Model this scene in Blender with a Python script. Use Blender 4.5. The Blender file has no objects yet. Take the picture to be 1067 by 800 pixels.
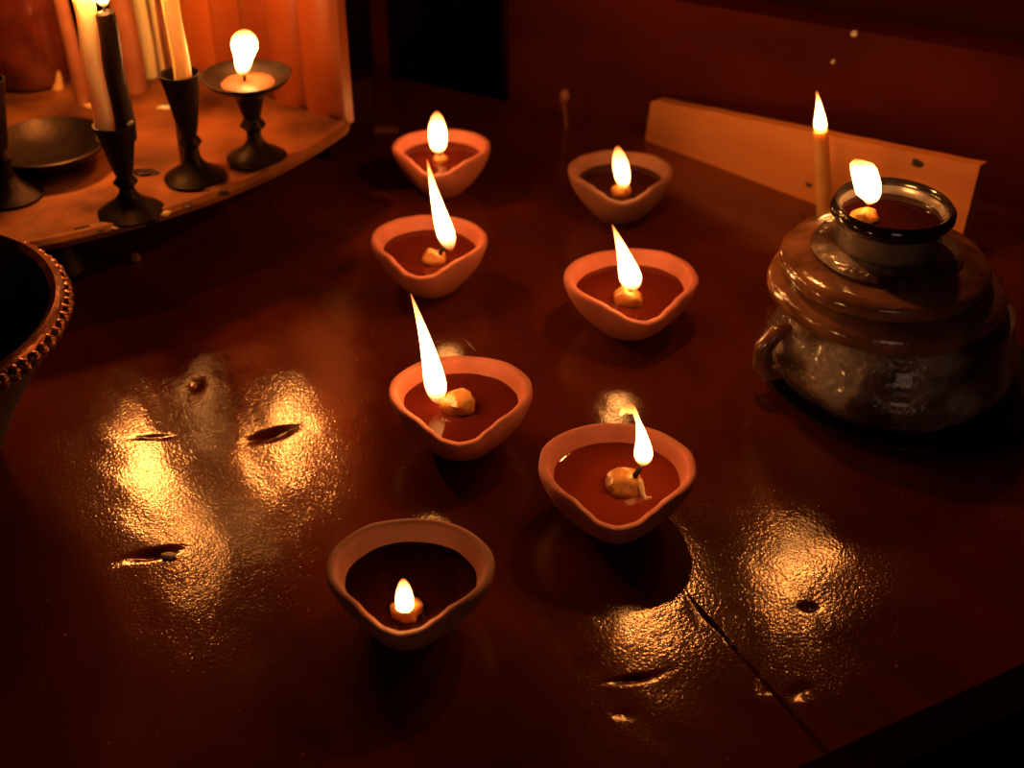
import bpy, bmesh, math, random
from mathutils import Vector, Matrix, noise
random.seed(7)
col = bpy.context.scene.collection
scn = bpy.context.scene
PI = math.pi
TH = math.radians(35.0); F = 1330.0; H = 0.425

# ---------------------------------------------------------------- camera
cd = bpy.data.cameras.new('camera'); cam = bpy.data.objects.new('camera', cd); col.objects.link(cam)
cam.location = (0, 0, H); cam.rotation_euler = (math.radians(90) - TH, 0, 0)
cd.sensor_width = 36.0; cd.lens = 36.0 * F / 1067.0
cd.clip_start = 0.01
cd.dof.use_dof = True; cd.dof.focus_distance = 0.64; cd.dof.aperture_fstop = 7.5
scn.camera = cam

def ray(x, y):
    u = (x - 533.5) / F; v = (400 - y) / F
    return Vector((u, math.cos(TH) + v * math.sin(TH), -math.sin(TH) + v * math.cos(TH)))
def atz(x, y, z=0.0):
    d = ray(x, y); t = (z - H) / d.z
    return Vector((0, 0, H)) + d * t
def aty(x, y, Y):
    d = ray(x, y); t = Y / d.y
    return Vector((0, 0, H)) + d * t
def depth(p): return p.y * math.cos(TH) + (H - p.z) * math.sin(TH)

# ---------------------------------------------------------------- materials
def mat(name):
    m = bpy.data.materials.new(name); m.use_nodes = True
    nt = m.node_tree; b = nt.nodes['Principled BSDF']
    return m, nt, b
def nd(nt, t, **kw):
    n = nt.nodes.new(t)
    for k, v in kw.items(): setattr(n, k, v)
    return n
def ramp(nt, stops, interp='LINEAR'):
    r = nd(nt, 'ShaderNodeValToRGB'); cr = r.color_ramp; cr.interpolation = interp
    while len(cr.elements) < len(stops): cr.elements.new(0.5)
    for e, (p, c) in zip(cr.elements, stops):
        e.position = p; e.color = (c[0], c[1], c[2], 1) if len(c) == 3 else c
    return r
def noise_mat(name, c1, c2, scale=60, rough=(.6, .8), bump=.2, bdist=.0005, bscale=None, coat=0, stretch=(1,1,1), metal=0, detail=6, sss=0):
    m, nt, b = mat(name); L = nt.links.new
    tc = nd(nt, 'ShaderNodeTexCoord'); mp = nd(nt, 'ShaderNodeMapping'); mp.inputs['Scale'].default_value = stretch
    L(tc.outputs['Object'], mp.inputs['Vector'])
    n = nd(nt, 'ShaderNodeTexNoise'); n.inputs['Scale'].default_value = scale; n.inputs['Detail'].default_value = detail
    L(mp.outputs[0], n.inputs['Vector'])
    r = ramp(nt, [(.3, c1), (.7, c2)]); L(n.outputs['Fac'], r.inputs['Fac']); L(r.outputs['Color'], b.inputs['Base Color'])
    rr = nd(nt, 'ShaderNodeMapRange'); rr.inputs['To Min'].default_value = rough[0]; rr.inputs['To Max'].default_value = rough[1]
    L(n.outputs['Fac'], rr.inputs['Value']); L(rr.outputs[0], b.inputs['Roughness'])
    n2 = nd(nt, 'ShaderNodeTexNoise'); n2.inputs['Scale'].default_value = bscale or scale * 4; n2.inputs['Detail'].default_value = 4
    L(mp.outputs[0], n2.inputs['Vector'])
    bp = nd(nt, 'ShaderNodeBump'); bp.inputs['Strength'].default_value = bump; bp.inputs['Distance'].default_value = bdist
    L(n2.outputs['Fac'], bp.inputs['Height']); L(bp.outputs[0], b.inputs['Normal'])
    b.inputs['Coat Weight'].default_value = coat; b.inputs['Coat Roughness'].default_value = .1
    b.inputs['Metallic'].default_value = metal
    if sss:
        b.inputs['Subsurface Weight'].default_value = sss; b.inputs['Subsurface Radius'].default_value = (1, .45, .15); b.inputs['Subsurface Scale'].default_value = .02
    return m
M = {}
M['clay'] = noise_mat('terracotta', (.44, .11, .065), (.64, .19, .12), 45, (.55, .8), .35, .0006, 420)
M['clay_pale'] = noise_mat('dull_terracotta', (.34, .11, .07), (.50, .19, .125), 40, (.55, .8), .35, .0006, 420)  # duller, less red clay for the nearest lamp
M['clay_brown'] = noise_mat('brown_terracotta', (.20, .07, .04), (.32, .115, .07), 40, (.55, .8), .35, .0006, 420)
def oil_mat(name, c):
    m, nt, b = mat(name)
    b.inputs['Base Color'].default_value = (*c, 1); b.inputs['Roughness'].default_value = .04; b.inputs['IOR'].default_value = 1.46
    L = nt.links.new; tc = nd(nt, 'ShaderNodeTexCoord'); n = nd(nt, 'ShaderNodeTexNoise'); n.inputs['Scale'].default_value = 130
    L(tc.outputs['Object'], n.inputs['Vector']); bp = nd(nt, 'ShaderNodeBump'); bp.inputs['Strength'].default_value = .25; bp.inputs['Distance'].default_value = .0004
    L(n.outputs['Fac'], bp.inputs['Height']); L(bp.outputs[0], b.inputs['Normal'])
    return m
M['oil'] = oil_mat('red_oil', (.10, .012, .006))
M['oil_bright'] = oil_mat('bright_red_oil', (.20, .026, .010))  # flame-lit oil: the light on it is put into a brighter red
M['oil_dark'] = oil_mat('dark_oil', (.022, .003, .002))  # deep oil by a low flame: its shade is put into the colour
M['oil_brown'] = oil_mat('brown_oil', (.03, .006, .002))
M['dough'] = noise_mat('wick_wax', (.45, .16, .03), (.62, .26, .06), 300, (.3, .45), .4, .0008, 500, coat=.4)
M['pale_wick'] = noise_mat('pale_cotton', (.75, .5, .28), (.85, .6, .35), 300, (.4, .6), .3, .0004)
M['char'] = noise_mat('charred_wick', (.01, .008, .006), (.03, .02, .015), 300, (.7, .9), .5, .0005)
M['black_iron'] = noise_mat('black_iron', (.005, .003, .0025), (.012, .007, .005), 90, (.3, .5), .3, .0006, 260, metal=.3)
M['wax'] = noise_mat('cream_wax', (.9, .72, .42), (.95, .8, .5), 60, (.35, .5), .25, .0008, 120, sss=.7)
M['wax_amber'] = noise_mat('amber_wax', (.62, .32, .10), (.75, .42, .16), 60, (.35, .5), .25, .0008, 120, sss=.5)
M['wax_brown'] = noise_mat('brown_wax', (.22, .07, .03), (.30, .11, .05), 60, (.35, .5), .25, .0008, 120)
M['wax_black'] = noise_mat('black_wax', (.012, .006, .005), (.02, .01, .008), 60, (.3, .45), .25, .0008, 120)
M['wax_chip'] = noise_mat('white_wax', (.75, .6, .45), (.85, .7, .55), 300, (.3, .4), .2, .0003)
M['brass'] = noise_mat('tarnished_brass', (.05, .014, .005), (.36, .12, .03), 22, (.38, .62), .5, .0012, 90, metal=.55)
M['brass_rim'] = noise_mat('rim_copper', (.16, .045, .018), (.30, .10, .045), 60, (.22, .4), .6, .0012, 160, metal=.7)
M['bowl_dark'] = noise_mat('dark_lacquer', (.014, .003, .002), (.04, .009, .005), 30, (.6, .8), .4, .001, 100)
M['panel'] = noise_mat('orange_wood', (.15, .025, .004), (.36, .08, .010), 14, (.32, .5), .3, .0012, 40, stretch=(1, 1, .12))
M['redwood'] = noise_mat('dark_red_wood', (.03, .003, .0015), (.12, .012, .005), 9, (.5, .7), .6, .0015, 30, stretch=(.35, .35, 1.3))
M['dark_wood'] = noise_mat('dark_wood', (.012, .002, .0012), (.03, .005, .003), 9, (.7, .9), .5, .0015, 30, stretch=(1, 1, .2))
M['pale_wood'] = noise_mat('pale_wood', (.50, .15, .04), (.68, .25, .07), 10, (.4, .6), .3, .0008, 60, stretch=(.5, .5, 3))
M['cup_metal'] = noise_mat('cup_metal', (.14, .10, .085), (.34, .26, .22), 60, (.16, .38), .25, .0005, 130, metal=.2, coat=.3)
M['lid_brown'] = noise_mat('amber_glaze', (.10, .035, .018), (.36, .15, .075), 50, (.08, .28), .5, .002, 90, coat=.7)
M['black_glaze'] = noise_mat('black_glaze', (.012, .008, .007), (.03, .02, .016), 60, (.06, .16), .25, .0006, 130, coat=.6)
M['nail'] = noise_mat('nail_steel', (.5, .4, .33), (.6, .5, .4), 200, (.2, .3), .1, .0002, metal=1)
M['red_glass'] = noise_mat('dark_red_glass', (.05, .008, .005), (.12, .02, .012), 50, (.1, .25), .6, .002, 70, coat=.6)
M['floor'] = noise_mat('floor_boards', (.02, .01, .007), (.05, .025, .015), 5, (.6, .8), .3, .002, 20, stretch=(1, .1, 1))

for k_, v_ in (('redwood', .15), ('dark_wood', .06), ('black_iron', .22), ('wax_black', .25), ('floor', .08)):
    b_ = M[k_].node_tree.nodes['Principled BSDF']; b_.inputs['Specular IOR Level'].default_value = v_; b_.inputs['Specular Tint'].default_value = (1, .6, .4, 1); b_.inputs['Metallic'].default_value = 0

def smoky_glass():
    m, nt, b = mat('smoky_glass'); L = nt.links.new
    tc = nd(nt, 'ShaderNodeTexCoord')
    n = nd(nt, 'ShaderNodeTexNoise'); n.inputs['Scale'].default_value = 32; n.inputs['Detail'].default_value = 5
    L(tc.outputs['Object'], n.inputs['Vector'])
    r = ramp(nt, [(.38, (.07, .035, .022)), (.5, (.20, .12, .095)), (.62, (.55, .42, .37))])
    L(n.outputs['Fac'], r.inputs['Fac']); L(r.outputs['Color'], b.inputs['Base Color'])
    b.inputs['Roughness'].default_value = .09; b.inputs['Transmission Weight'].default_value = .30
    b.inputs['IOR'].default_value = 1.5; b.inputs['Coat Weight'].default_value = .6; b.inputs['Coat Roughness'].default_value = .05
    n2 = nd(nt, 'ShaderNodeTexNoise'); n2.inputs['Scale'].default_value = 90; n2.inputs['Detail'].default_value = 5
    L(tc.outputs['Object'], n2.inputs['Vector'])
    bp = nd(nt, 'ShaderNodeBump'); bp.inputs['Strength'].default_value = .8; bp.inputs['Distance'].default_value = .004
    L(n2.outputs['Fac'], bp.inputs['Height']); L(bp.outputs[0], b.inputs['Normal'])
    return m
M['glass'] = smoky_glass()

def flame_mat(name, strength, tipfade=1.0):
    m = bpy.data.materials.new(name); m.use_nodes = True; nt = m.node_tree; nt.nodes.clear(); L = nt.links.new
    out = nd(nt, 'ShaderNodeOutputMaterial'); tc = nd(nt, 'ShaderNodeTexCoord'); sp = nd(nt, 'ShaderNodeSeparateXYZ')
    L(tc.outputs['Generated'], sp.inputs[0])
    c = ramp(nt, [(0, (1, .22, .04)), (.12, (1, .38, .09)), (.30, (1, .47, .13)), (.62, (1, .44, .11)), (.82, (1, .32, .06)), (1, (1, .16, .02))])
    a = ramp(nt, [(0, (.02,)*3), (.10, (.16,)*3), (.24, (1,)*3), (.58, (.9,)*3), (.80, (.35,)*3), (1, (.035,)*3)])
    L(sp.outputs['Z'], c.inputs['Fac']); L(sp.outputs['Z'], a.inputs['Fac'])
    mu = nd(nt, 'ShaderNodeMath', operation='MULTIPLY'); mu.inputs[1].default_value = strength; L(a.outputs['Color'], mu.inputs[0])
    e = nd(nt, 'ShaderNodeEmission'); L(c.outputs['Color'], e.inputs['Color']); L(mu.outputs[0], e.inputs['Strength'])
    # a flame is thin gas: light passes through it
    al = ramp(nt, [(0, (.12,)*3), (.10, (.45,)*3), (.2, (1,)*3), (.65, (1,)*3), (1, (.45,)*3)]); L(sp.outputs['Z'], al.inputs['Fac'])
    tr = nd(nt, 'ShaderNodeBsdfTransparent'); mx = nd(nt, 'ShaderNodeMixShader')
    L(al.outputs['Color'], mx.inputs[0]); L(tr.outputs[0], mx.inputs[1]); L(e.outputs[0], mx.inputs[2])
    L(mx.outputs[0], out.inputs['Surface'])
    return m
M['flame'] = flame_mat('flame', 30)
M['flame_soft'] = flame_mat('flame_soft', 18)
M['flame_candle'] = flame_mat('flame_candle', 60)

def table_mat():
    m, nt, b = mat('tabletop_wood'); L = nt.links.new
    tc = nd(nt, 'ShaderNodeTexCoord')
    def N(scale, detail=5, st=None, rough=.55):
        n = nd(nt, 'ShaderNodeTexNoise'); n.inputs['Scale'].default_value = scale; n.inputs['Detail'].default_value = detail
        n.inputs['Roughness'].default_value = rough
        if st:
            mp = nd(nt, 'ShaderNodeMapping'); mp.inputs['Scale'].default_value = st; L(tc.outputs['Object'], mp.inputs['Vector']); L(mp.outputs[0], n.inputs['Vector'])
        else: L(tc.outputs['Object'], n.inputs['Vector'])
        return n
    big = N(7, 6, (1, .45, 1)); r = ramp(nt, [(.3, (.038, .005, .002)), (.52, (.092, .015, .0045)), (.75, (.17, .03, .007))])
    L(big.outputs['Fac'], r.inputs['Fac'])
    # pale specks of old wax and dust
    sp = N(260, 2); sr = ramp(nt, [(.74, (0,)*3), (.79, (1,)*3)]); L(sp.outputs['Fac'], sr.inputs['Fac'])
    mx = nd(nt, 'ShaderNodeMixRGB'); L(sr.outputs['Color'], mx.inputs[0]); L(r.outputs['Color'], mx.inputs[1]); mx.inputs[2].default_value = (.35, .14, .06, 1)
    L(mx.outputs[0], b.inputs['Base Color'])
    rn = N(22, 4); mr = nd(nt, 'ShaderNodeMapRange'); mr.inputs['To Min'].default_value = .08; mr.inputs['To Max'].default_value = .16
    L(rn.outputs['Fac'], mr.inputs['Value']); L(mr.outputs[0], b.inputs['Roughness'])
    fine = N(650, 2); mid = N(120, 3, (1, .8, 1)); lump = N(38, 2)
    def bump(n, s, d, prev=None):
        bp = nd(nt, 'ShaderNodeBump'); bp.inputs['Strength'].default_value = s; bp.inputs['Distance'].default_value = d
        L(n.outputs['Fac'], bp.inputs['Height'])
        if prev: L(prev.outputs[0], bp.inputs['Normal'])
        return bp
    b1 = bump(lump, .10, .0007); b2 = bump(mid, .22, .0005, b1); b3 = bump(fine, .55, .00021, b2)
    L(b3.outputs[0], b.inputs['Normal'])
    b.inputs['Specular IOR Level'].default_value = .7; b.inputs['Specular Tint'].default_value = (1, .72, .5, 1)
    return m
M['table'] = table_mat()

# ---------------------------------------------------------------- mesh helpers
def obj(name, bm, m, parent=None, smooth=True, angle=40):
    me = bpy.data.meshes.new(name)
    bmesh.ops.recalc_face_normals(bm, faces=bm.faces)
    bm.to_mesh(me); bm.free()
    if smooth:
        for p in me.polygons: p.use_smooth = True
        me.set_sharp_from_angle(angle=math.radians(angle))
    me.materials.append(m)
    o = bpy.data.objects.new(name, me); col.objects.link(o)
    if parent: o.parent = parent
    return o
def thing(name, label, cat, loc=(0, 0, 0), rotz=0, group=None):
    o = bpy.data.objects.new(name, None); col.objects.link(o); o.empty_display_size = .02
    o.location = loc; o.rotation_euler = (0, 0, rotz); o['label'] = label; o['category'] = cat
    if group: o['group'] = group
    return o
def tag(o, label, cat, group=None):
    o['label'] = label; o['category'] = cat
    if group: o['group'] = group
    return o
def struct(name, bm, m, **k):
    o = obj(name, bm, m, **k); o['kind'] = 'structure'; return o
def lathe(prof, seg=64, bm=None, c=(0, 0, 0), wob=0, seed=0):
    bm = bm or bmesh.new(); rings = []
    for (r, z) in prof:
        if r < 1e-6: rings.append([bm.verts.new((c[0], c[1], c[2] + z))]); continue
        ring = []
        for i in range(seg):
            a = 2 * PI * i / seg
            k = 1 + wob * noise.noise(Vector((math.cos(a) * 1.3 + seed, math.sin(a) * 1.3, z * 40)))
            ring.append(bm.verts.new((c[0] + r * k * math.cos(a), c[1] + r * k * math.sin(a), c[2] + z)))
        rings.append(ring)
    for A, B in zip(rings, rings[1:]):
        if len(A) == 1 and len(B) == 1: continue
        for i in range(seg):
            j = (i + 1) % seg
            if len(A) == 1: bm.faces.new((A[0], B[i], B[j]))
            elif len(B) == 1: bm.faces.new((A[i], A[j], B[0]))
            else: bm.faces.new((A[i], A[j], B[j], B[i]))
    return bm
def tube(pts, rad, seg=12, bm=None, flat=1.0):
    """closed tube along pts (local coords), radius per point; flat < 1 flattens along world Y"""
    bm = bm or bmesh.new(); rings = []
    n = len(pts); pts = [Vector(p) for p in pts]
    if not hasattr(rad, '__len__'): rad = [rad] * n
    for i, p in enumerate(pts):
        t = (pts[min(i + 1, n - 1)] - pts[max(i - 1, 0)]).normalized()
        ax = Vector((0, 1, 0)) if abs(t.y) < .9 else Vector((1, 0, 0))
        u = t.cross(ax).normalized(); v = t.cross(u).normalized()
        rings.append([bm.verts.new(p + (u * math.cos(2 * PI * k / seg) + v * math.sin(2 * PI * k / seg) * flat) * rad[i]) for k in range(seg)])
    for A, B in zip(rings, rings[1:]):
        for k in range(seg): bm.faces.new((A[k], A[(k + 1) % seg], B[(k + 1) % seg], B[k]))
    bm.faces.new(rings[0][::-1]); bm.faces.new(rings[-1])
    return bm
def blob(c, r, sq=(1, 1, 1), amp=.12, seed=0, bm=None, sub=3):
    bm = bm or bmesh.new()
    res = bmesh.ops.create_icosphere(bm, subdivisions=sub, radius=1)
    for v in res['verts']:
        k = 1 + amp * noise.noise(v.co * 1.7 + Vector((seed, seed * 2, 0))) * 2
        v.co = Vector((v.co.x * r * sq[0] * k + c[0], v.co.y * r * sq[1] * k + c[1], v.co.z * r * sq[2] * k + c[2]))
    return bm
def prism(poly, z0, z1, bm=None):
    bm = bm or bmesh.new()
    lo = [bm.verts.new((x, y, z0)) for x, y in poly]; hi = [bm.verts.new((x, y, z1)) for x, y in poly]
    bm.faces.new(lo[::-1]); bm.faces.new(hi)
    for i in range(len(poly)):
        j = (i + 1) % len(poly); bm.faces.new((lo[i], lo[j], hi[j], hi[i]))
    return bm
def bevel(bm, w, seg=2, angle=30):
    es = [e for e in bm.edges if len(e.link_faces) == 2 and e.calc_face_angle(0) > math.radians(angle)]
    bmesh.ops.bevel(bm, geom=es, offset=w, segments=seg, affect='EDGES', profile=.5); return bm
def interp(tab, x):
    for (a, va), (b, vb) in zip(tab, tab[1:]):
        if x <= b:
            t = (x - a) / (b - a); t = t * t * (3 - 2 * t) * .5 + t * .5; return va + (vb - va) * t
    return tab[-1][1]

# flame: a closed teardrop along a bent spine given by (base, tip, bend) in world space
FP = [(0, .25), (.05, .62), (.11, .88), (.19, 1), (.30, .92), (.42, .76), (.55, .58), (.68, .41), (.80, .26), (.90, .14), (1, .03)]
FK = FP[:-2] + [(.9, .24), (1, .26)]
FE = [(0, .25), (.08, .60), (.18, .84), (.32, .98), (.48, 1), (.62, .93), (.75, .78), (.86, .56), (.94, .34), (1, .06)]
def flame(parent, base, tip, w, bend=(0, 0), prof=FP, m='flame', extra=None):
    off = parent.location; base = Vector(base) - off; tip = Vector(tip) - off
    pts = []; rad = []
    for t, r in prof:
        p = base.lerp(tip, t); s = 4 * t * (1 - t)
        p = p + Vector((bend[0] * s, 0, bend[1] * s)); pts.append(p); rad.append(max(w * .84 * r, .00025))
    if extra:                                          # curl at the tip
        for dx, dz, r in extra: pts.append(pts[-1] + Vector((dx, 0, dz))); rad.append(r)
    bm = tube(pts, rad, 16)
    return obj('flame', bm, M[m], parent, angle=180)

# ---------------------------------------------------------------- floor, table, walls
E1 = atz(850, 790); E2 = atz(1067, 690)
U = (E2 - E1).normalized(); V = Vector((-U.y, U.x, 0))
ang = math.atan2(U.y, U.x)
WD = Vector((.88, -.47, 0)).normalized(); WN = Vector((-WD.y, WD.x, 0))   # wall direction, WN points away from the camera
if WN.y < 0: WN = -WN
W0 = Vector((.112, .965, 0))
TT = thing('table', 'dark red brown wooden table with worn pitted varnish', 'table', (E1.x, E1.y, 0), ang)
def table_top():
    # local frame: u along the near edge, v away from it; planks run along v
    bm = bmesh.new(); nu, nv = 150, 130
    u0, u1, v0, v1 = -.78, .50, 0.0, 1.05
    crack = Matrix.Rotation(-ang, 3, 'Z') @ (atz(735, 640) - E1)
    dents = []
    for (x, y, a, b, d, rot) in [(160, 577, .011, .0035, .003, 15), (283, 452, .012, .0045, .003, 25), (205, 400, .005, .009, .0008, 0), (660, 707, .010, .0022, .002, 10),
                                 (650, 743, .005, .003, .0008, 0), (843, 632, .005, .003, .0008, 0), (160, 455, .012, .002, .0012, 5), (835, 720, .006, .004, .0008, 30)]:
        p = Matrix.Rotation(-ang, 3, 'Z') @ (atz(x, y) - E1); dents.append((p.x, p.y, a, b, d, math.radians(rot) - ang))
    # finer grid lines near the crack
    us = [u0 + (u1 - u0) * i / nu for i in range(nu + 1)] + [crack.x + k for k in (-.0022, -.0012, -.0005, .0005, .0012, .0022)]
    for q in dents:
        us += [q[0] + k * .0012 for k in range(-8, 9)]
    us = sorted(set(round(u, 5) for u in us))
    vs = [v0 + (v1 - v0) * i / nv for i in range(nv + 1)]
    for q in dents: vs += [q[1] + k * .0012 for k in range(-8, 9)]
    vs = sorted(set(round(v, 5) for v in vs))
    g = []
    for v in vs:
        row = []
        for u in us:
            z = .0006 * noise.noise(Vector((u * 18, v * 9, 0))) + .0003 * noise.noise(Vector((u * 60, v * 40, 3)))
            dc = abs(u - crack.x - .0006 * noise.noise(Vector((v * 60, 0, 5))))
            depth_c = .0035 if v < crack.y + .002 else .00015
            if dc < .0011: z -= depth_c * (1 - dc / .0011)
            for (du, dv, a, b, d, ro) in dents:
                x = (u - du) * math.cos(ro) + (v - dv) * math.sin(ro); y = -(u - du) * math.sin(ro) + (v - dv) * math.cos(ro)
                k = (x / a) ** 2 + (y / b) ** 2
                if k < 3: z -= d * math.exp(-k * 1.8)
            row.append(bm.verts.new((u, v, min(z, .0003) - .0003)))
        g.append(row)
    for A, B in zip(g, g[1:]):
        for i in range(len(us) - 1): bm.faces.new((A[i], A[i + 1], B[i + 1], B[i]))
    # side skirt and underside
    t = .035
    per = g[0] + [r[-1] for r in g[1:]] + g[-1][-2::-1] + [r[0] for r in g[-2:0:-1]]
    lowv = [bm.verts.new((v.co.x, v.co.y, -t)) for v in per]
    for i in range(len(per)):
        j = (i + 1) % len(per); bm.faces.new((per[i], lowv[i], lowv[j], per[j]))
    bm.faces.new(lowv)
    # trim the top where it meets the walls
    Rm = Matrix.Rotation(-ang, 3, 'Z')
    for co, no in ((W0 - WN * .0008, WN), (Vector((0, 1.31, 0)), Vector((0, 1, 0)))):
        g = bm.verts[:] + bm.edges[:] + bm.faces[:]
        res = bmesh.ops.bisect_plane(bm, geom=g, plane_co=Rm @ (co - E1), plane_no=Rm @ no, clear_outer=True, dist=1e-6)
        ee = [e for e in res['geom_cut'] if isinstance(e, bmesh.types.BMEdge)]
        bmesh.ops.edgeloop_fill(bm, edges=ee)
    return bm
obj('tabletop', table_top(), M['table'], TT, angle=50)
for (u, v) in ((-.74, .04), (.24, .04), (-.74, .90), (.12, .60)):
    bm = prism([(u - .025, v - .025), (u + .025, v - .025), (u + .025, v + .025), (u - .025, v + .025)], -.44, -.0345); bevel(bm, .003)
    obj('leg', bm, M['dark_wood'], TT)
struct('floor', prism([(-2.2, -1.2), (2.2, -1.2), (2.2, 2.2), (-2.2, 2.2)], -.50, -.44), M['floor'])

def wpt(t, n=0): p = W0 + WD * t + WN * n; return (p.x, p.y)
# lower red board in front of a darker upper wall
bm = prism([wpt(-.13), wpt(.75), wpt(.75, .03), wpt(-.13, .03)], -.03, .108)
bevel(bm, .003, 3); 
wr = struct('wall_right', bm, M['redwood'])
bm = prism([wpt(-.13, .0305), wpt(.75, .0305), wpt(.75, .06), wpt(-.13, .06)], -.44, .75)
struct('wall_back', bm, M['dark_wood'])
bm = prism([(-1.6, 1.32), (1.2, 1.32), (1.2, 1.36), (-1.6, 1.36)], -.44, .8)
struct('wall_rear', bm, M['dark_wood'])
# nails in the red board
def on_wall(x, y):
    d = ray(x, y); o = Vector((0, 0, H)); t = (W0 - o).dot(WN) / d.dot(WN); return o + d * t
for (x, y, lab) in ((890, 36, 'bright round nail head near the top edge of the red board'), (868, 65, 'small dull nail head lower on the red board')):
    p = on_wall(x, y)
    bm = blob((0, 0, 0), .0032 if y < 50 else .002, (1, .45, 1), 0, 0, sub=2)
    o = obj('nail', bm, M['nail']); o.location = p; o.rotation_euler = (0, 0, math.atan2(WD.y, WD.x)); tag(o, lab, 'nail')
# posts in the dark gap
def post(name, x, Y, w, m):
    c = aty(x, 60, Y); return struct(name, bevel(prism([(c.x - w, Y - w), (c.x + w, Y - w), (c.x + w, Y + w), (c.x - w, Y + w)], -.44, .75), .004), M[m])
post('trim_1', 398, 1.14, .007, 'redwood'); post('trim_2', 534, 1.10, .009, 'redwood')

# fluted orange panel beside the tray
TRZ = .06
pR = atz(360, 122, TRZ); pL = atz(222, 76, TRZ)
PDir = (pL - pR).normalized(); PN = Vector((-PDir.y, PDir.x, 0))
if PN.y < 0: PN = -PN
def fluted(p0, length, period, amp, th, z0, z1):
    bm = bmesh.new(); n = int(length / period * 14); fr = []; 
    pts = []
    for i in range(n + 1):
        s = length * i / n; ph = (s / period) % 1.0
        off = -amp * abs(math.sin(PI * ph)) ** .6 - .004 * math.sin(s * 37)
        pts.append((s, off))
    poly = [p0 + PDir * s + PN * o for s, o in pts]
    back = [p0 + PDir * s + PN * th for s in (length, 0)]
    return prism([(p.x, p.y) for p in poly + back], z0, z1, bm)
PL = (pL - pR).length
struct('wall_left', fluted(pR, PL + .03, .034, .007, .008, TRZ - .006, .62), M['panel'], angle=30)
q0 = pR + PDir * .05 + PN * .03; q1 = pR + PDir * (PL + .5) + PN * .03; q2 = q1 + PN * .05; q3 = q0 + PN * .05
struct('trim_3', prism([(q.x, q.y) for q in (q0, q1, q2, q3)], .0005, TRZ - .0065), M['dark_wood'])

# ---------------------------------------------------------------- big round tray (left, top)
TC = Vector((-.413, .956, 0)); TR = .322
def tray_mesh():
    bm = bmesh.new(); seg = 160
    n0 = PN; lim = (pR - TC).dot(n0) - .0075
    def clip(p):
        q = p - TC; d = q.dot(n0)
        if d > lim: q = q - n0 * (d - lim)
        return TC + q
    prof = [(0, TRZ - .008), (TR * .5, TRZ - .008), (TR - .012, TRZ - .008), (TR, TRZ - .004), (TR + .001, TRZ), (TR - .002, TRZ + .0026), (TR - .006, TRZ + .0022), (TR - .010, TRZ), (TR * .8, TRZ), (TR * .5, TRZ), (0, TRZ)]
    rings = []
    for r, z in prof:
        ring = []
        for i in range(seg):
            a = 2 * PI * i / seg; w = 1 + .004 * noise.noise(Vector((math.cos(a) * 4, math.sin(a) * 4, 0)))
            p = clip(TC + Vector((math.cos(a), math.sin(a), 0)) * r * w); ring.append(bm.verts.new((p.x, p.y, z)))
        rings.append(ring)
    for A, B in zip(rings, rings[1:]):
        for i in range(seg):
            j = (i + 1) % seg; bm.faces.new((A[i], A[j], B[j], B[i]))
    bmesh.ops.remove_doubles(bm, verts=bm.verts, dist=1e-5)
    return bm
tr = thing('round_tray', 'wide round brass tray on feet crowded with candle holders', 'tray', (TC.x, TC.y, 0))
o = obj('tray_plate', tray_mesh(), M['brass'], tr); o.location = -tr.location
for a in (-62, -110, -160, 150):
    x = .25 * math.cos(math.radians(a)); y = .25 * math.sin(math.radians(a))
    if a == 150: x, y = -.15, .02
    bm = lathe([(0, 0), (.012, 0), (.014, .004), (.008, .018), (.010, .036), (.018, .0525), (0, .0525)], 24, None, (x, y, 0))
    obj('foot', bm, M['black_iron'], tr)
p = atz(141, 270, .02)
o = obj('wax_drip', blob((0, 0, 0), .0035, (1, .8, 1), .2, 3, sub=2), M['wax_brown']); 
p = atz(141, 268, .0035); o.location = p + Vector((0, 0, 0)); tag(o, 'tiny orange wax drop on the dark table under the round tray edge', 'wax drop')

# candle holders
def holder(px, py, cup_y, cw, label, kind='cup'):
    p = atz(px, py, TRZ); hgt = aty(px, cup_y, p.y).z - TRZ
    t = thing('candle_holder', label, 'candle holder', (p.x, p.y, TRZ), 0, None)
    k = hgt
    obj('foot', lathe([(0, 0), (.019, 0), (.020, .002), (.014, .006), (.008, .010), (.0055, .014), (0, .014)], 40), M['black_iron'], t)
    if kind == 'cup':
        obj('stem', lathe([(0, .013), (.0055, .013), (.0045, k * .30), (.0075, k * .36), (.0048, k * .42), (.006, k * .50), (0, k * .50)], 32), M['black_iron'], t)
        obj('cup', lathe([(0, k * .48), (.006, k * .48), (cw * .62, k * .62), (cw * .85, k * .85), (cw, k * .97), (cw * 1.02, k), (cw * .92, k), (cw * .78, k * .86), (0, k * .80)], 40, wob=.05, seed=px), M['black_iron'], t)
    else:
        obj('stem', lathe([(0, .013), (.0055, .013), (.0045, k * .35), (.0085, k * .42), (.0055, k * .5), (.010, k * .78), (0, k * .78)], 32), M['black_iron'], t)
        obj('dish', lathe([(0, k * .76), (.010, k * .76), (cw * .55, k * .84), (cw * .9, k * .93), (cw, k), (cw * .95, k * 1.005), (cw * .85, k * .96), (cw * .5, k * .89), (0, k * .88)], 48, wob=.06, seed=3), M['black_iron'], t)
    return t, p, hgt
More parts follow.
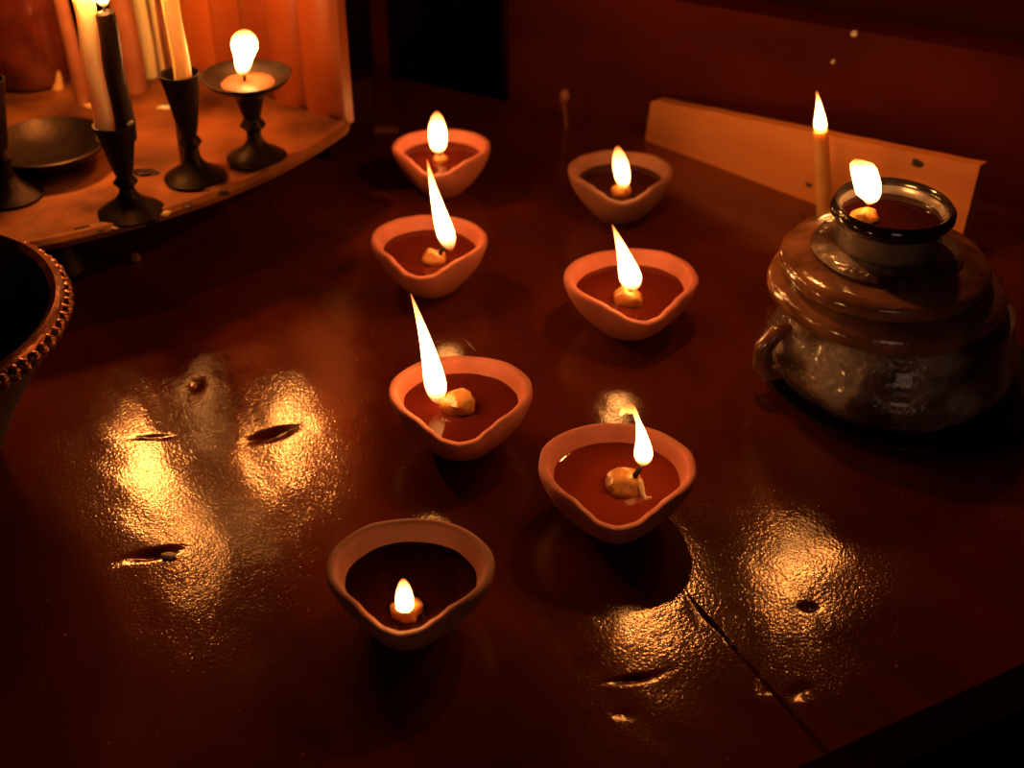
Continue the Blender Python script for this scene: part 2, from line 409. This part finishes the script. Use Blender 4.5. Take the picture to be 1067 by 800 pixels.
def candle(name_lab, base, h, r, m, lean=(0, 0), lit=True, fh=.026, fw=.0048, fm='flame_candle', group=None, cat='candle'):
    t = thing('taper_candle', name_lab, cat, tuple(base), 0, group)
    n = 14; pts = []; rad = []
    for i in range(n + 1):
        s = i / n; pts.append((lean[0] * s + .0006 * math.sin(s * 9), lean[1] * s, h * s))
        rad.append(r * (1 + .08 * (1 - s)) * (1 + .06 * noise.noise(Vector((s * 7, r * 900, 0)))))
    pts.append((lean[0], lean[1], h + .0012)); rad.append(r * .6)
    obj('wax_body', tube(pts, rad, 24), M[m], t)
    tp = Vector((lean[0], lean[1], h))
    obj('wick', tube([tp, tp + Vector((.0003, 0, .003)), tp + Vector((.001, 0, .006))], .0008, 8), M['char'], t)
    if lit:
        b = Vector(base) + tp + Vector((0.0004, 0, .0035))
        flame(t, b, b + Vector((-.001, 0, fh)), fw, (0, 0), FP, fm)
    return t
# front holder with the pale and the black candle
h1, p1, k1 = holder(137, 222, 128, .0125, 'black candle holder at the tray front gripping a pale and a black taper')
zc = TRZ + k1 * .82
tc1 = aty(91, -4, p1.y)
candle('bright cream taper candle beside the black taper in the front holder', (p1.x - .0056, p1.y, zc), tc1.z - zc, .0060, 'wax', (.0012, 0))
tb = aty(116, 14, p1.y)
candle('black taper candle standing against the bright cream one', (p1.x + .0052, p1.y + .001, zc), tb.z - zc, .0056, 'wax_black', (.0008, 0), fh=.024, fw=.0042)
# middle holder
h2, p2, k2 = holder(204, 186, 76, .0125, 'black candle holder in the tray middle with a glowing yellow taper')
zc = TRZ + k2 * .82
candle('glowing yellow taper in the cup left of the flaming dish', (p2.x + .0015, p2.y, zc), .105, .0050, 'wax', (.0005, 0))
candle('thin brown taper just left behind the glowing yellow one', (p2.x - .0045 - .0070, p2.y + .024, TRZ + .0), .17, .0036, 'wax_brown', (.001, 0), lit=False)
# dish with the round flame
h3, p3, k3 = holder(268, 166, 78, .029, 'black pedestal dish with a round flame burning in its melted wax', 'dish')
dz = TRZ + k3 * .885
obj('melted_wax', lathe([(0, k3 * .885), (.012, k3 * .89), (.018, k3 * .90), (.017, k3 * .915), (.009, k3 * .93), (0, k3 * .935)], 40, wob=.15, seed=9), M['wax_brown'], h3)
wb = aty(254, 82, p3.y); 
obj('wick', tube([wb - h3.location + Vector((0, 0, -.006)), aty(254, 70, p3.y) - h3.location], .001, 8), M['char'], h3)
flame(h3, aty(252, 77, p3.y), aty(256, 31, p3.y), .0098, (0, 0), [(0, .3), (.15, .52), (.32, .66), (.48, .82), (.62, 1), (.76, .98), (.88, .74), (.96, .4), (1, .1)], 'flame_candle')
# left edge holder
h4, p4, k4 = holder(12, 205, 84, .0125, 'black candle holder cut by the left edge of the photo')
candle('slim candle at the left edge of the photo in the outermost holder', (p4.x - .008, p4.y, TRZ + k4 * .82), .055, .0050, 'wax_brown', (0, 0), lit=False)
# spilled wax on the tray and on the front cup
for (x, y, r_, m_) in ((167, 222, .0045, 'wax_amber'), (152, 229, .006, 'black_iron'), (108, 236, .006, 'wax_brown'), (92, 240, .005, 'black_iron'), (118, 229, .003, 'wax_amber'),
                       (192, 214, .0035, 'black_iron'), (222, 196, .0055, 'wax_brown'), (230, 201, .004, 'black_iron'), (283, 172, .0028, 'wax_amber'), (150, 180, .006, 'black_iron'), (97, 110, .0045, 'wax_amber'), (172, 112, .004, 'wax')):
    q = atz(x, y, TRZ + .0005) - tr.location
    obj('spilled_wax', blob((q.x, q.y, q.z), r_, (1.5, .8, .3), .3, x, None, 3), M[m_], tr)
q = aty(133, 126, p1.y) - h1.location
obj('wax_lump', blob((q.x, q.y - .002, q.z), .0030, (1.3, .8, .7), .2, 4, None, 2), M['wax'], h1)
# tapers standing on the tray behind
for (x, y, r, m, top, lab, lit) in (
    (60, 92, .0042, 'wax_amber', .17, 'thin amber taper rising beside the dark red jar', False),
    (86, 108, .0048, 'wax_brown', .17, 'brown taper just left of the bright cream candle', False),
    (142, 94, .0078, 'wax_brown', .17, 'thick dark brown pillar taper right of the black candle', False),
    (157, 80, .0050, 'wax', .18, 'amber taper partly hidden by the thick brown one', True),
    (173, 74, .0054, 'wax', .175, 'short glowing yellow taper nearest right of the amber one', True)):
    p = atz(x, y, TRZ)
    candle(lab, (p.x, p.y, TRZ), top, r, m, (0, 0), lit=lit, group=None)
# red glass jar and a low dark dish shape on the tray
p = atz(24, 100, TRZ) + Vector((0, .03, 0))
j = thing('glass_jar', 'dark red glass jar behind the leftmost candle holder', 'jar', (p.x, p.y, TRZ))
obj('jar_body', lathe([(0, 0), (.024, 0), (.030, .006), (.033, .03), (.033, .12), (.028, .135), (.028, .15), (.026, .15), (.026, .135), (.030, .118), (.030, .03), (.026, .008), (0, .006)], 56, wob=.03), M['red_glass'], j)
p = atz(55, 172, TRZ)
sc = obj('saucer', lathe([(0, 0), (.018, 0), (.020, .002), (.034, .010), (.040, .017), (.0385, .0175), (.032, .0115), (.018, .0045), (0, .004)], 64, wob=.04), M['black_iron'])
sc.location = (p.x, p.y, TRZ); tag(sc, 'shallow dark dish shape between the two front candle holders', 'saucer')

# ---------------------------------------------------------------- dark bowl cut by the left edge
bz = .088; bc = atz(-140, 338, bz)
R0 = 207 / F * depth(bc)
b = thing('round_bowl', 'dark round bowl with beaded copper rim at the left edge', 'bowl', (bc.x, bc.y, 0))
obj('bowl_body', lathe([(0, 0), (R0 * .42, 0), (R0 * .46, .003), (R0 * .62, .034), (R0 * .88, .074), (R0 * .945, bz), (R0 * .90, bz), (R0 * .84, .074), (R0 * .58, .036), (R0 * .40, .008), (0, .006)], 96), M['bowl_dark'], b)
bm = bmesh.new(); n = 84
ring = []
lathe([(R0 * .90, bz - .001), (R0 * .895, bz + .003), (R0 * .93, bz + .0055), (R0 * .97, bz + .003), (R0 * .975, bz - .002), (R0 * .95, bz - .005), (R0 * .90, bz - .001)], 120, bm, wob=.012)
for i in range(n):
    a = 2 * PI * i / n
    blob((R0 * .968 * math.cos(a), R0 * .968 * math.sin(a), bz - .001), .0042, (1, 1, 1), .15, i, bm, 2)
obj('beaded_rim', bm, M['brass_rim'], b, angle=60)

# ---------------------------------------------------------------- clay oil lamps
RT = [(0, 1.02), (12, .985), (25, .92), (42, .89), (62, .94), (82, .99), (105, 1.0), (130, .965), (155, .925), (180, .91)]
DT = [(0, 1.0), (14, .88), (28, .52), (42, .18), (58, 0), (80, -.05), (120, .0), (180, .10)]
def diya(label, cx, cy, width, vx, m, oil, ball, wick_px, flame_px, fw, prof=FP, bend=(0, 0), fm='flame', hk=1.0, seed=0, dip=.22, oilh=.74, pinch=1.0, extra=None):
    Hb = .0345 * hk
    c = atz(cx, cy, Hb * .97); R = width / 2 / F * depth(c)
    t = thing('clay_oil_lamp', label, 'oil lamp', (c.x, c.y, 0), 0, 'small clay oil lamps on the table')
    rot = math.atan2(vx - cx, width * .75)              # the spout turns a little left or right of the camera
    seg = 96; bm = bmesh.new()
    def rim(a):
        d = abs((math.degrees(a - rot) + 180) % 360 - 180)
        k = 1 + (interp(RT, d) - 1) * pinch
        k *= 1 + .018 * noise.noise(Vector((math.cos(a) * 1.6 + seed, math.sin(a) * 1.6, 0)))
        return R * k, Hb * (1 - dip * interp(DT, d) + .02 * noise.noise(Vector((math.cos(a) * 2, math.sin(a) * 2 + seed, 4))))
    fr = R * .44
    # (height fraction, blend foot->rim, inward offset)
    prof_o = [(0, .0, 0), (0, .93 * 0, 0), (.03, .06, 0), (.12, .20, 0), (.25, .40, 0), (.40, .60, 0), (.55, .765, 0), (.70, .885, 0), (.84, .965, 0), (.93, .995, 0), (.98, .985, 0), (1.0, .94, 0)]
    prof_i = [(1.0, .905), (.975, .882), (.92, .862), (.84, .842), (.70, .78), (.52, .67), (.36, .46), (.25, .2), (.21, 0)]
    rings = [[bm.verts.new((0, 0, 0))]]
    def ringat(f):
        out = []
        for i in range(seg):
            a = 2 * PI * i / seg; r, z = rim(a); rr, zz = f(r, z)
            rr *= 1 + .010 * noise.noise(Vector((math.cos(a) * 3, math.sin(a) * 3, zz * 90 + seed)))
            out.append(bm.verts.new((rr * math.sin(a), -rr * math.cos(a), zz)))
        return out
    for h, k, _ in prof_o[1:]:
        rings.append(ringat(lambda r, z, h=h, k=k: (fr + (r - fr) * k, z * h)))
    for h, k in prof_i[:-1]:
        rings.append(ringat(lambda r, z, h=h, k=k: (r * k, z * h)))
    rings.append([bm.verts.new((0, 0, Hb * .2))])
    for A, B in zip(rings, rings[1:]):
        for i in range(seg):
            j = (i + 1) % seg
            if len(A) == 1: bm.faces.new((A[0], B[i], B[j]))
            elif len(B) == 1: bm.faces.new((A[i], A[j], B[0]))
            else: bm.faces.new((A[i], A[j], B[j], B[i]))
    obj('bowl', bm, M[m], t, angle=180)
    # oil: a solid fill following the inner wall
    oz = Hb * oilh; bm = bmesh.new()
    def inner(r, z, zt):                                # inner radius at absolute height zt
        ff = [(h * z, k * r) for h, k in prof_i][::-1]
        for (z0, r0), (z1, r1) in zip(ff, ff[1:]):
            if z0 <= zt <= z1: return r0 + (r1 - r0) * (zt - z0) / (z1 - z0)
        return ff[-1][1]
    rg = []
    for zt, sh, zz in ((Hb * .40, 1, Hb * .40), (oz, 1.0, oz + .0004), (oz, .96, oz), (oz, .5, oz)):
        ring = []
        for i in range(seg):
            a = 2 * PI * i / seg; r, z = rim(a); q = (inner(r, z, min(zt, z * .98)) + .0003) * sh
            ring.append(bm.verts.new((q * math.sin(a), -q * math.cos(a), min(zz, z * .97))))
        rg.append(ring)
    c0 = bm.verts.new((0, 0, Hb * .36)); c1 = bm.verts.new((0, 0, oz))
    for i in range(seg):
        j = (i + 1) % seg
        bm.faces.new((c0, rg[0][j], rg[0][i])); bm.faces.new((c1, rg[-1][i], rg[-1][j]))
        for A, B in zip(rg, rg[1:]): bm.faces.new((A[i], A[j], B[j], B[i]))
    obj('oil', bm, M[oil], t, angle=60)
    # ball that holds the wick
    bp = atz(ball[0], ball[1], oz + .002); br = ball[2] / 2 / F * depth(bp)
    L0 = bp - t.location
    wbo = obj('wick_ball', blob((L0.x, L0.y, oz + br * .15), br, (1.05, 1.0, .8), .14, seed), M['dough'], t)
    wp = aty(wick_px[0], wick_px[1], bp.y - br * .2)
    st = Vector((L0.x + (wp.x - bp.x) * .5, L0.y - br * .2, oz + br * .4)); en = wp - t.location
    obj('wick', tube([st, st.lerp(en, .5) + Vector((0, 0, .0008)), en, en + (en - st).normalized() * .002], [.0015, .0014, .0013, .0007], 10), M['char'], wbo)
    fb = aty(flame_px[0], flame_px[1], wp.y); ft = aty(flame_px[2], flame_px[3], wp.y)
    flame(t, fb, ft, fw / 2 / F * depth(fb), bend, prof, fm, extra)
    return t, wp, oz
diya('farthest clay oil lamp on the left row with a rounded egg shaped flame', 460, 153, 103, 452, 'clay', 'oil', (459, 165, 15), (458, 160), (457, 160, 455, 116), 22, FE, seed=1, hk=1.0, fm='flame')
diya('clay oil lamp second from the back on the left row with tall leaning flame', 447, 250, 123, 436, 'clay', 'oil', (452, 268, 24), (462, 258), (470, 260, 445, 166), 22, bend=(-.001, 0), seed=2)
diya('clay oil lamp third from the back on the left row with long thin flame', 480, 408, 152, 480, 'clay', 'oil', (477, 420, 36), (461, 417), (457, 420, 428, 306), 27, bend=(.0015, 0), seed=3)
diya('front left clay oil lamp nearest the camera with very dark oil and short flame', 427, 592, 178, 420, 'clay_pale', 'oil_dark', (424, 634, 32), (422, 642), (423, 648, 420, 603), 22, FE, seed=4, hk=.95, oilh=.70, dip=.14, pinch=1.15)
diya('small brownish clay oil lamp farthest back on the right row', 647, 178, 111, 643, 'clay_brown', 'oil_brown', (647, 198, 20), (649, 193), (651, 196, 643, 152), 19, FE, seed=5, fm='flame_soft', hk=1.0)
diya('clay oil lamp in the middle of the right row with a pointed leaning flame', 658, 290, 142, 673, 'clay', 'oil', (655, 310, 30), (657, 300), (660, 302, 638, 234), 27, bend=(.001, 0), seed=6)
t6, wp6, oz6 = diya('front right clay oil lamp with bright red oil and a pale curled wick', 643, 486, 168, 638, 'clay', 'oil_bright', (651, 503, 38), (666, 489), (670, 484, 661, 428), 23, FK, bend=(.0016, 0), seed=7,
     extra=[(-.0006, .0004, .0018), (-.0012, .0008, .0024), (-.0020, .0002, .0020), (-.0016, -.0016, .0014), (-.0010, -.0022, .0006)])
# pale wick tail hanging in the front right lamp
pp = [atz(x, y, z) - t6.location for x, y, z in ((662, 496, .031), (666, 502, .0305), (668, 508, .028), (669, 515, .0255), (673, 520, .025), (679, 519, .0255))]
obj('wick_tail', tube(pp, [.0010, .0016, .0018, .0017, .0014, .0008], 10), M['pale_wick'], t6)

# ---------------------------------------------------------------- glass lamp on the right
LY = .615; LC = aty(921, 393, LY); LC.z = 0
la = thing('glass_lamp', 'large smoky glass lamp of stacked tiers with a dark burning cup on top', 'oil lamp', (LC.x, LC.y, 0))
body = [(0, .0035), (.058, .0035), (.0625, .0055), (.0665, .011), (.0690, .018), (.0695, .025), (.0672, .0275), (.0665, .034), (.0655, .040), (.0632, .0425), (.0625, .0525), (.056, .0555), (0, .0555)]
obj('glass_body', lathe(body, 96, wob=.02, seed=1), M['glass'], la, angle=60)
obj('glass_core', lathe([(0, .0085), (.040, .0085), (.046, .018), (.045, .03), (.042, .04), (.042, .050), (0, .050)], 48, wob=.1, seed=4), M['lid_brown'], la)
O1 = (-.010, 0, 0); O2 = (-.013, 0, 0); O3 = (-.014, -.001, 0)
tier = [(.0500, .0535), (.0600, .0535), (.0640, .0575), (.0648, .0620), (.0630, .0665), (.0575, .0695), (.052, .0705), (0, .0705), (0, .0535), (.05, .0535)]
obj('shoulder', lathe(tier, 96, None, O1, wob=.03, seed=2), M['lid_brown'], la, angle=60)
lid = [(.045, .0695), (.0540, .0700), (.0560, .0730), (.0570, .0775), (.0550, .0805), (.0500, .0815), (.0430, .0835), (.040, .0845), (0, .0845), (0, .0695), (.045, .0695)]
obj('lid', lathe(lid, 96, None, O2, wob=.02, seed=6), M['lid_brown'], la, angle=60)
obj('collar', lathe([(0, .0835), (.0385, .0835), (.0405, .0860), (.0385, .0885), (.033, .0895), (0, .0895)], 72, None, O3, wob=.03, seed=5), M['glass'], la, angle=60)
cup = [(0, .0885), (.0270, .0885), (.0285, .0905), (.0280, .1010), (.0295, .1035), (.0318, .1065), (.0318, .1105), (.0305, .1125), (.0285, .1115), (.0268, .106), (.0262, .095), (0, .094)]
obj('cup', lathe(cup, 80, None, O3, wob=.012), M['cup_metal'], la, angle=50)
obj('cup_lip', lathe([(.0284, .1035), (.0306, .1042), (.0328, .1075), (.0328, .1110), (.0308, .1134), (.0284, .1120), (.0280, .1100), (.0284, .1035)], 80, None, O3, wob=.012), M['black_glaze'], la, angle=50)
obj('oil', lathe([(0, .0935), (.0258, .095), (.0268, .1055), (0, .1055)], 64, None, O3), M['oil_dark'], la)
fbp = aty(903, 212, LC.y - .006)
q = fbp - la.location
wb_ = obj('wick_ball', blob((q.x, q.y, .1065), .0065, (1.15, .8, .8), .2, 8), M['dough'], la)
# broad forked flame
bm = bmesh.new(); secs = []
for (x, y, hw, hd) in ((905, 213, .0010, .001), (907, 208, .0038, .003), (905, 202, .0064, .004), (904, 193, .0072, .0048), (902, 184, .0072, .0045), (900, 176, .0070, .004), (898, 171, .0062, .003), (895, 168, .0034, .0018), (892, 166, .0008, .0005)):
    c = aty(x, y, fbp.y) - la.location
    secs.append([bm.verts.new((c.x + hw * math.cos(2 * PI * k / 16), c.y + hd * math.sin(2 * PI * k / 16), c.z)) for k in range(16)])
for A, B in zip(secs, secs[1:]):
    for k in range(16): bm.faces.new((A[k], A[(k + 1) % 16], B[(k + 1) % 16], B[k]))
bm.faces.new(secs[0][::-1]); bm.faces.new(secs[-1])
obj('flame', bm, M['flame_candle'], la, angle=180)
# looped side handle on the left
pp = [Vector((-.060, -.012, .040)), Vector((-.070, -.014, .039)), Vector((-.0765, -.016, .031)), Vector((-.0765, -.016, .020)), Vector((-.072, -.016, .013)), Vector((-.062, -.014, .013))]
obj('handle', tube(pp, [.004, .005, .0055, .006, .005, .004], 14), M['lid_brown'], la)
# saucer under the lamp, its black also standing in for the lamp's shadow
sa = obj('saucer', lathe([(0, 0), (.055, 0), (.060, .0006), (.075, .0030), (.081, .0048), (.0805, .0058), (.074, .0040), (.066, .0022), (0, .0020)], 96, wob=.02), M['black_iron'])
sa.location = (LC.x + .010, LC.y + .002, .0002); tag(sa, 'black saucer and shadow patch beneath the big smoky glass lamp', 'saucer')

# thin taper behind the lamp
p = aty(861, 236, .80); p.z = 0
tz = aty(855, 136, .80)
ct = thing('taper_candle', 'thin brown taper standing alone behind the glass lamp before the pale plank', 'candle', (p.x, p.y, 0))
lean = tz.x - p.x
obj('wax_body', tube([(lean * s, 0, tz.z * s) for s in [i / 10 for i in range(11)]], [.0062 - .0014 * i / 10 for i in range(11)], 20), M['wax_amber'], ct)
obj('wick', tube([(lean, 0, tz.z - .001), (lean, 0, tz.z + .004)], .0008, 8), M['char'], ct)
flame(ct, aty(855, 139, .80), aty(851, 95, .80), .0049, (.0006, 0), FP, 'flame')

# pale plank leaning on the red wall board
A = atz(672, 146); B = atz(850, 213); Dp = (B - A).normalized(); Np = Vector((-Dp.y, Dp.x, 0))
if Np.y < 0: Np = -Np
bm = bmesh.new(); n = 40; Lp = .272; fr = []; 
sec = []
for i in range(n + 1):
    s = Lp * i / n; top = .033 + .033 * s / Lp + .0006 * noise.noise(Vector((s * 60, 0, 0))); o = A + Dp * s
    if i == 0: top -= .002
    e = 0
    sec.append([bm.verts.new(o + Vector((0, 0, 0)) + Np * 0), bm.verts.new(o + Vector((0, 0, top)) + Np * .004), bm.verts.new(o + Vector((0, 0, top)) + Np * .013), bm.verts.new(o + Np * .013)])
for P, Q in zip(sec, sec[1:]):
    for k in range(4): bm.faces.new((P[k], P[(k + 1) % 4], Q[(k + 1) % 4], Q[k]))
bm.faces.new(sec[0]); bm.faces.new(sec[-1][::-1]); bevel(bm, .0015, 2, 50)
pk = obj('wooden_plank', bm, M['pale_wood']); tag(pk, 'pale orange wooden plank lying along the dark red wall board', 'plank')

for (x, y, r_) in ((953, 172, .0042), (842, 193, .0022)):
    d_ = ray(x, y); o_ = Vector((0, 0, H)); tt = (A - o_).dot(Np) / d_.dot(Np); kp = o_ + d_ * tt
    hz = max(0, kp.z); kp = kp + Np * (.004 * hz / .05)
    bm = blob((0, 0, 0), r_, (1.3, .5, .8), .2, x, None, 2); kn = obj('knot', bm, M['char'], pk)
    kn.location = kp; kn.rotation_euler = (0, 0, math.atan2(Dp.y, Dp.x))

# knobbed stick in the dark, wax chips
p = aty(590, 135, 1.0); base = atz(590, 134)
st = thing('thin_stick', 'thin dark upright stick with a small round knob, in the dark behind the lamps', 'stick', tuple(base))
tp = aty(588, 100, base.y) - Vector(base)
obj('stem', tube([(0, 0, 0), (tp.x, 0, tp.z - .004)], .0014, 10), M['wax_brown'], st)
obj('knob', blob((tp.x, 0, tp.z), .0046, (.9, .9, 1.3), .05, 2), M['wax_brown'], st)
p = atz(176, 580)
o = obj('wax_chip', blob((0, 0, 0), .0028, (1.35, .7, .45), .2, 5, sub=3), M['wax_chip']); o.location = (p.x, p.y, .0008); tag(o, 'tiny white wax chip beside the dark gouge in the tabletop', 'wax chip')
p = atz(401, 136)
o = obj('wax_smear', blob((0, 0, 0), .009, (1.3, .8, .15), .2, 6, sub=3), M['wax_brown']); o.location = (p.x, p.y, .001); tag(o, 'dull flat wax smear on the dark table left of the farthest lamp', 'wax smear')

# ---------------------------------------------------------------- light
w = bpy.data.worlds.new('world'); scn.world = w; w.use_nodes = True
w.node_tree.nodes['Background'].inputs[0].default_value = (1, .62, .45, 1); w.node_tree.nodes['Background'].inputs[1].default_value = .0015
def lamp(name, loc, power, color, rad):
    l = bpy.data.lights.new(name, 'POINT'); l.energy = power; l.color = color; l.shadow_soft_size = rad
    o = bpy.data.objects.new(name, l); col.objects.link(o); o.location = loc; return o
FC = (1, .36, .08)
lamp('hanging_lamp_light', aty(747, -100, .69), .75, FC, .007)
lamp('tall_candle_light', aty(28, -100, .80), 1.7, FC, .012)
lamp('taper_fill_light', tc1 + Vector((0.002, -.013, .012)), .22, FC, .005)  # extra light added in front of the cream taper to brighten its wax
lamp('tray_candle_light', aty(224, -118, .84), .80, FC, .008)
lamp('wall_candle_light', aty(978, -225, .77), .62, FC, .008)
a = bpy.data.lights.new('front_fill_light', 'AREA'); a.energy = 1.0; a.color = (1, .52, .36); a.size = .5  # soft fill added behind the camera to lift the bowl fronts
ao = bpy.data.objects.new('front_fill_light', a); col.objects.link(ao); ao.location = (.1, -1.3, .5); ao.rotation_euler = (math.radians(80), 0, 0)

vs = scn.view_settings
scn.display_settings.display_device = 'sRGB'
vs.view_transform = 'Standard'; vs.look = 'None'; vs.gamma = 1; vs.exposure = 0; vs.use_curve_mapping = False
